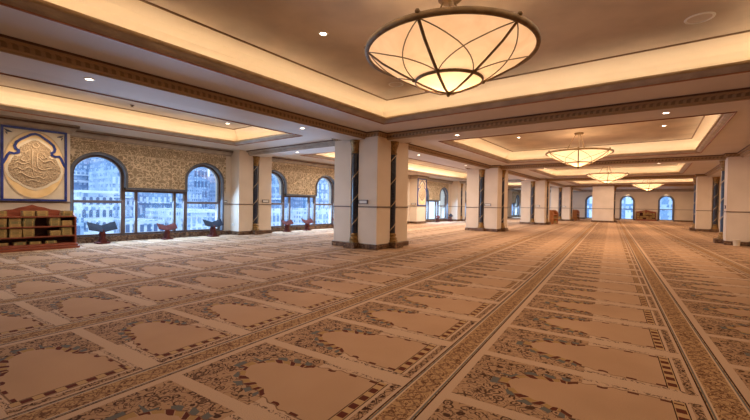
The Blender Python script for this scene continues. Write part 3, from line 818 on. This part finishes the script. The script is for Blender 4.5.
# ------------------------------------------------------------------ bookcases and books
def make_bookcase(w, d, name='bookcase'):
    """faces -Y, centred on x, back at y=0"""
    o = empty(name, (0, 0, 0))
    lv = [.10, .235, .41, .585]; t = .02
    MB().box((-w / 2 - .04, -d - .06, 0), (w / 2 + .04, 0, .045)).box((-w / 2 - .02, -d - .03, .045), (w / 2 + .02, 0, .085)).build('plinth', M['wood'], o, bevel=.008)
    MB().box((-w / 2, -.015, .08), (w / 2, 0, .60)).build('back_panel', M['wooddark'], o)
    for s in (-1, 1):
        x = s * (w / 2 - .0125)
        sp_ = MB().plate([(-d, .08), (0, .08), (0, .66), (-.06, .665), (-d * .5, .63), (-d, .575)], [], .025, Matrix(((0, 0, 1, x - .0125), (1, 0, 0, 0), (0, 1, 0, 0), (0, 0, 0, 1)))); sp_.build('side_panel', M['wood'], o)
    for z in lv[1:]: MB().box((-w / 2 + .025, -d + .005, z - t), (w / 2 - .025, -.015, z)).build('shelf', M['wood'], o)
    MB().box((-w / 2 + .025, -d + .005, .085), (w / 2 - .025, -.015, lv[0])).build('shelf', M['wood'], o)
    h = w / 2
    cr = [(-h, .585), (h, .585), (h, .66), (h * .8, .665), (h * .62, .69), (h * .45, .70), (h * .3, .735), (h * .14, .755), (0, .785), (-h * .14, .755), (-h * .3, .735), (-h * .45, .70), (-h * .62, .69), (-h * .8, .665), (-h, .66)]
    MB().plate(cr, [], .022, wallmtx_y(-.022)).build('crest', M['wood'], o)
    return o, lv
def make_book(m):
    o = empty('book', (0, 0, 0)); L, D, T = .15, .20, .046   # lying flat, spine towards -Y
    c = MB(); c.box((-L / 2, -D / 2, 0), (L / 2, D / 2, .004)); c.box((-L / 2, -D / 2, T - .004), (L / 2, D / 2, T)); c.box((-L / 2, -D / 2 - .003, 0), (L / 2, -D / 2 + .003, T))
    c.build('cover', m, o)
    MB().box((-L / 2 + .004, -D / 2 + .003, .004), (L / 2 - .004, D / 2 - .004, T - .004)).build('pages', M['pages'], o)
    g = MB()
    for x in (-.05, .05): g.box((x - .006, -D / 2 - .0045, .003), (x + .006, -D / 2 - .002, T - .003))
    g.build('spine_band', M['gilt'], o); return o
protos = [make_book(M['b0']), make_book(M['b1']), make_book(M['b2']), make_book(M['b3'])]
used = [False] * 4
words = ['olive tan', 'ochre', 'olive green', 'wine red']
nth = ['first', 'second', 'third', 'fourth', 'fifth', 'sixth', 'seventh', 'eighth']
pos2 = {2: ['lower', 'upper'], 3: ['bottom', 'middle', 'top'], 1: ['single']}
def put_book(i, loc, rz, label, group):
    if not used[i]:
        used[i] = True; o = protos[i]; o.location = loc; o.rotation_euler = (0, 0, rz); return tag(o, label, 'book', group)
    c = place(protos[i], loc, rz, label, group); return c
bc, lv = make_bookcase(1.12, .32); tag(bc, 'low red mahogany bookcase with carved crest under the calligraphy panel', 'bookcase'); bc.location = (XB + .04, 1.62, 0); bc.rotation_euler = (0, 0, PI / 2)
R_ = random.Random(11)
shelfnames = ['bottom shelf', 'second shelf up', 'third shelf up', 'top']
def fill(cx, cy, rz, w, lv, casename, gname, cnts, skip, per, ly0=-.145):
    ca, sa = math.cos(rz), math.sin(rz)
    for r, z in enumerate(lv):
        n = cnts[r]; step = (w - .08) / n; q = 0
        for k in range(n):
            if (r, k) in skip: continue
            x = -w / 2 + .04 + step * (k + .5) + R_.uniform(-.006, .006); m = per[r]
            if R_.random() < .2 and m > 1: m -= 1
            for j in range(m):
                i = R_.choice([0, 0, 1, 1, 2])
                lx, ly = x + R_.uniform(-.004, .004), ly0 + R_.uniform(-.006, .006)
                put_book(i, (cx + ca * lx - sa * ly, cy + sa * lx + ca * ly, z + .001 + j * .0465), rz + R_.uniform(-.02, .02),
                         f'{words[i]} book on {shelfnames[r]} of {casename}, {nth[q]} stack from left, {pos2[m][j]}', gname)
            q += 1
fill(XB + .04, 1.62, PI / 2, 1.12, [.1, .235, .41, .585], 'left bookcase', 'books on the low left bookcase', [5, 6, 6, 6], {(0, 4), (1, 3), (2, 3), (3, 1), (3, 4)}, [1, 3, 3, 2], -.19)
bf, _ = make_bookcase(1.16, .27); tag(bf, 'low brown bookcase between the two arched windows of the far wall', 'bookcase'); bf.location = (-.36, YF - .04, 0)
fill(-.36, YF - .04, 0, 1.16, [.1, .235, .41, .585], 'far bookcase', 'books on the low far bookcase', [6, 6, 6, 4], {(0, 2), (2, 1), (3, 0), (3, 3)}, [2, 3, 3, 2])

def make_cabinet():
    """tall narrow open book cabinet facing +X, origin at the south-west floor corner"""
    o = empty('book_cabinet', (0, 0, 0)); d, L, h = .30, 1.15, .74
    prof = [(0, 0), (d, 0), (d, h - .16), (d - .05, h - .07), (d * .5, h - .01), (d * .2, h), (0, h - .01)]
    for y in (0, L - .025): MB().plate(prof, [], .025, wallmtx_y(y)).build('side_panel', M['oak'], o)
    MB().box((0, .025, .03), (.02, L - .025, h - .03)).build('back_panel', M['oak'], o)
    for z in (.05, .27, .49): MB().box((.02, .025, z - .02), (d - .01, L - .025, z)).build('shelf', M['oak'], o)
    MB().box((0, .025, h - .035), (d * .55, L - .025, h - .012)).build('top', M['oak'], o)
    return o
cb = make_cabinet(); tag(cb, 'orange brown open book cabinet standing beside the third square pier', 'cabinet', 'wooden book cabinets by the piers'); cb.location = (-4.42, 21.1, 0)
place(cb, (-4.36, 28.15, 0), 0, 'wooden book cabinet farther back, standing just beyond the fourth square pier', 'wooden book cabinets by the piers')
for (cx, cy, nm) in ((-4.42, 21.1, 'nearer cabinet'), (-4.36, 28.15, 'farther cabinet')):
    for r, z in enumerate((.05, .27)):
        for k in range(5):
            i = R_.choice([0, 1, 3, 2]); 
            for j in range(2):
                put_book(i, (cx + .145, cy + .14 + k * .215, z + .001 + j * .0465), PI / 2, f'{words[i]} book in {nm} beside the piers, {["lower", "upper"][r]} shelf, {nth[k]} stack, {["lower", "upper"][j]}', 'books in the pier cabinets')

# ------------------------------------------------------------------ folding quran stands
def make_stand(m, mtop):
    o = empty('book_stand', (0, 0, 0))       # opens along Y, reading side faces +X
    for s in (-1, 1):      # two wings of the open rest, leaning back towards the window
        q = [(.085, 0, .24), (.085, s * .24, .30), (-.06, s * .24, .445), (-.06, 0, .37)]
        bm_ = MB(); nrm = Vector((.7, -s * .25, .7)).normalized() * .016
        A = [bm_.bm.verts.new(Vector(p)) for p in q]; B = [bm_.bm.verts.new(Vector(p) - nrm) for p in q]
        bm_.bm.faces.new(A); bm_.bm.faces.new(B[::-1])
        for i in range(4): bm_.bm.faces.new((A[i], B[i], B[(i + 1) % 4], A[(i + 1) % 4]))
        bm_.build('book_rest', mtop, o)
    leg = MB()
    for s in (-1, 1): leg.plate([(-.045 * s, 0), (.02 * s, 0), (.055 * s, .27), (.0 * s, .29)], [], .02, wallmtx_x(-.05 if s > 0 else .03))
    for x in (-.09, .07): leg.plate([(-.06, .03), (-.025, .12), (-.035, .2), (0, .285), (.035, .2), (.025, .12), (.06, .03)], [], .02, wallmtx_x(x))
    leg.build('pedestal', m, o)
    MB().box((-.12, -.11, 0), (.12, .11, .03)).build('foot', m, o, bevel=.006)
    return o
M['slate_dark'] = mat('dark slate rest', (.03, .035, .05), .8, 0, .1, fn=mottled((.025, .03, .045), (.035, .04, .055), 9., .05))
M['red_rest'] = mat('dull red rest', (.11, .03, .025), .8, 0, .1, fn=mottled((.09, .022, .018), (.13, .036, .03), 9., .05))
st = make_stand(M['red_rest'], M['slate_dark']); st2 = make_stand(M['red_rest'], M['red_rest'])
GSB = 'low folding book stands under the windows'
tag(st, 'low book stand with slate blue rests below the first arched window beside the bookcase', 'book stand', GSB); st.location = (-8.98, 2.72, 0)
tag(st2, 'red wooden book stand below the middle window lights of the nearest window group', 'book stand', GSB); st2.location = (-9.02, 4.0, 0); st2.scale = (.85, .85, .85)
place(st, (-8.98, 5.10, 0), 0, 'low book stand with slate rests below the second arched window', GSB)
place(st2, (-8.98, 7.50, 0), 0, 'red book stand just right of the first wall pier', GSB)
place(st2, (-9.0, 8.35, 0), 0, 'red book stand under the middle lights of the second window group', GSB, (.9, .9, .9))
place(st2, (-8.98, 9.75, 0), 0, 'red book stand beside the left edge of the nearest square pier', GSB)
place(st2, (-9.0, 17.5, 0), 0, 'distant red book stand under the window right of the far calligraphy panel', GSB)
place(st, (-9.0, 19.0, 0), 0, 'distant slate topped book stand under the pointed arch beyond the nearest pier', GSB)
# white cup-like waste bin at the foot of the right pier
bn = empty('waste_bin', (1.66, Y0 + P - .22, 0), 0, 'small pale bin standing at the foot of the right edge pier', 'bin')
auto(MB().lathe([(0, 0), (.055, 0), (.06, .01), (.07, .15), (.074, .155), (.066, .155), (.056, .015), (0, .012)], 20).build('bin_body', M['panel'], bn))

# ------------------------------------------------------------------ world outside the windows
gz = -9.
tag(MB().box((-200, -60, gz - .5), (-14, 160, gz)).build('plaza', M['plaza']), kind='structure')
def building(name, x0, x1, y0, y1, z1, m, label, nx=0, nz=0, wz=(0, 1), wm='bldwin', bands=(), arch=False, wf=.5):
    """block whose window side faces +X at x1"""
    o = empty(name, (x1, y0, gz), 0, label, 'building')
    MB().box((x0 - x1, 0, 0), (0, y1 - y0, z1 - gz)).build('wall', M[m], o)
    for (za, zb) in bands: MB().box((-.1, -.2, za - gz), (.6, y1 - y0 + .2, zb - gz)).build('cornice', M['bldwhite'], o)
    if nx:
        dy = (y1 - y0) / nx; dz = (wz[1] - wz[0]) / nz; pr = None
        for i in range(nx):
            for j in range(nz):
                yc = dy * (i + .5); za = wz[0] + dz * j + dz * .2 - gz; hh = dz * .6; ww = dy * wf / 2
                if pr is None:
                    pts = [(-ww, 0), (ww, 0)] + (arch_pts(0, ww, hh - ww, hh, 4) if arch else [(ww, hh), (-ww, hh)])
                    pr = MB().plate(pts, [], .12, wallmtx_x(-.03)).build('window', M[wm], o); w_ = pr
                else: w_ = pr.copy(); col.objects.link(w_)
                w_.location = (0, yc, za)
    return o
building('hotel_building', -92, -72, 11, 27, 19, 'bldblue', 'large blue grey building with white bands behind the first arched window', 9, 5, (-6, 9.5), 'bldpale', [(4.7, 5.3), (3.6, 3.95), (1.4, 1.7)], wf=.6)
building('gallery_building', -50, -40, 10.5, 13.0, 1.75, 'bldwhite', 'white building with arched windows seen low through the first arched window', 5, 3, (-2.0, 1.4), 'bldwin', [(1.5, 1.75)], True, .45)
building('low_building', -46, -38, 6.0, 10.2, -.6, 'bldpale', 'pale low building left of the white arched one', 4, 2, (-3.6, -1), 'bldwin')
building('apartment_building', -60, -52, 16.6, 19.0, 5.0, 'bldpale', 'pale blue building behind the narrow left window light', 4, 6, (-4, 4), 'bldwhite', [(1.2, 1.4)])
building('office_building', -70, -54, 19.5, 25.5, 7.0, 'bldblue', 'blue grey building behind the wide middle window light', 8, 7, (-4, 6), 'bldwhite', [(.6, .8)], wf=.4)
building('terrace_building', -50, -44, 15.2, 19.3, -1.2, 'bldwhite', 'white terraced block low behind the middle window light', 6, 2, (-4, -1.4), 'bldwin')
building('tower_building', -100, -90, 46.0, 49.6, 26, 'bldblue', 'tall slim blue tower behind the second arched window', 4, 12, (-6, 24), 'bldwin', (), False, .5)
building('tower_building', -104, -92, 50.8, 54.5, 7.5, 'bldpale', 'pale stepped tower right of the slim blue tower', 4, 6, (-6, 6), 'bldwin')
building('hillside_building', -96, -84, 40.0, 45.0, 4.0, 'bldpale', 'pale hillside block left of the slim blue tower', 6, 5, (-6, 3), 'bldwhite')
building('street_building', -50, -40, 19.6, 24.5, .0, 'bldwhite', 'white low block under the tower behind the second arched window', 8, 3, (-4, -.6), 'bldpale', [(-.3, 0)])
building('hotel_building', -62, -52, 34.5, 42.0, 6.5, 'bldpale', 'pale blue building behind the second window group', 7, 6, (-4, 5.5), 'bldblue', [(1.4, 1.7)])
building('street_building', -42, -36, 25.5, 29.5, .2, 'bldwhite', 'white low block behind the third arched window', 7, 3, (-4, -.4), 'bldblue')
building('tower_building', -66, -54, 49.5, 56.0, 12, 'bldblue', 'blue grey tower behind the fourth arched window', 5, 7, (-4, 9), 'bldwhite')
building('street_building', -46, -38, 36.5, 44.0, .1, 'bldwhite', 'long white low block behind the fourth arched window', 9, 3, (-4, -.4), 'bldpale')
# buildings seen through the far wall windows (facing -Y, built turned)
for i, (x, wd, ht, m, lb) in enumerate(((-22, 9, 2.8, 'bldpale', 'pale building behind the half hidden far arched window'), (-9.5, 7.5, 3.0, 'bldblue', 'blue building behind the middle far arched window'), (-1, 8, 4.2, 'bldpale', 'pale building behind the right far arched window'))):
    o = empty('distant_building', (x, 62 + i * 2, gz), 0, lb, 'building')
    MB().box((0, 0, 0), (wd, 10, ht - gz)).build('wall', M[m], o)
    pr = None
    for a in range(5):
        for b_ in range(4):
            if pr is None: pr = MB().box((-wd / 22, -.08, 0), (wd / 22, .05, 1.2)).build('window', M['bldwhite' if m == 'bldblue' else 'bldblue'], o); w_ = pr
            else: w_ = pr.copy(); col.objects.link(w_)
            w_.location = (wd * (a + .5) / 5, 0, 4.2 + b_ * 2.1)

# ------------------------------------------------------------------ lights
def light(kind, loc, energy, color, **kw):
    l = bpy.data.lights.new(kind.lower() + ' light', kind); l.energy = energy; l.color = color
    for k, v in kw.items(): setattr(l, k, v)
    o = bpy.data.objects.new(kind.lower() + '_light', l); col.objects.link(o); o.location = loc; return o
WARM = (1., .72, .46)
# wall washers: far wall windows, calligraphy panels
for c, _ in wins[1:]: light('SPOT', (c, YF - .22, 2.20), 45, WARM, spot_size=math.radians(80), spot_blend=.8, shadow_soft_size=.03)
for y in (1.67, 15.6):
    o = light('SPOT', (XB + .55, y, 2.27), 26, WARM, spot_size=math.radians(75), spot_blend=.8, shadow_soft_size=.03); o.rotation_euler = (0, math.radians(26), 0)
for k in range(4):
    yc = 2.84 + P * k
    for x, y in ((BX1, yc - 1.5), (BX1, yc + 1.5), (-2.88, BY[k + 1]), (.12, BY[k + 1])):
        light('SPOT', (x, y, ZS - .02), 14, WARM, spot_size=math.radians(95), spot_blend=.9, shadow_soft_size=.04)

# added blue area lamp in each window opening, strengthening the daylight
for g in groups:
    o = light('AREA', (XW - .03, g, .95), 125, (.38, .64, 1.), shape='RECTANGLE', size=3.1, size_y=1.5); o.rotation_euler = (Matrix.Rotation(math.radians(42), 3, 'Y') @ Matrix(((0, 0, -1), (1, 0, 0), (0, -1, 0)))).to_euler()
light('AREA', (-1.2, 30.6, ZR - .03), 95, (1., .66, .40), shape='RECTANGLE', size=8, size_y=3.5)  # added warm fill lamp that brightens the far bay
# added fill: unseen broad lamp under every coffer ceiling, standing in for bounce light
for nm, xa, xb, ya, yb in coffers:
    wx, wy = xb - xa, yb - ya
    o = light('AREA', ((xa + xb) / 2, (ya + yb) / 2, ZC - .04), (.4 if ya < -1 else 1.7 if ya < 6 else 5.) * wx * wy * (2.0 if nm == 'left' else 1.), (1., .86, .72) if nm == 'left' else (1., .72, .48), shape='RECTANGLE', size=wx * .8, size_y=wy * .8)
w = bpy.data.worlds.new('sky'); bpy.context.scene.world = w; w.use_nodes = True
bg = w.node_tree.nodes['Background']; bg.inputs[0].default_value = (.68, .83, 1., 1); bg.inputs[1].default_value = 1.6

# ------------------------------------------------------------------ camera
cam = bpy.data.cameras.new('camera'); co = bpy.data.objects.new('camera', cam); col.objects.link(co)
cam.sensor_width = 36; cam.lens = 370.51 / 750 * 36; cam.clip_end = 500; cam.clip_start = .05
Xr = Vector((.8004287, .59923729, .0151183)); Ur = Vector((-.02105345, .00289853, .99977415)); F = Vector((-.59905814, .80056621, -.01493608))
m = Matrix((Xr, Ur, -F)).transposed().to_4x4(); m.translation = (0, 0, CAMZ); co.matrix_world = m
bpy.context.scene.camera = co
vs = bpy.context.scene.view_settings
vs.view_transform = 'Standard'; vs.look = 'None'; vs.exposure = 0.35
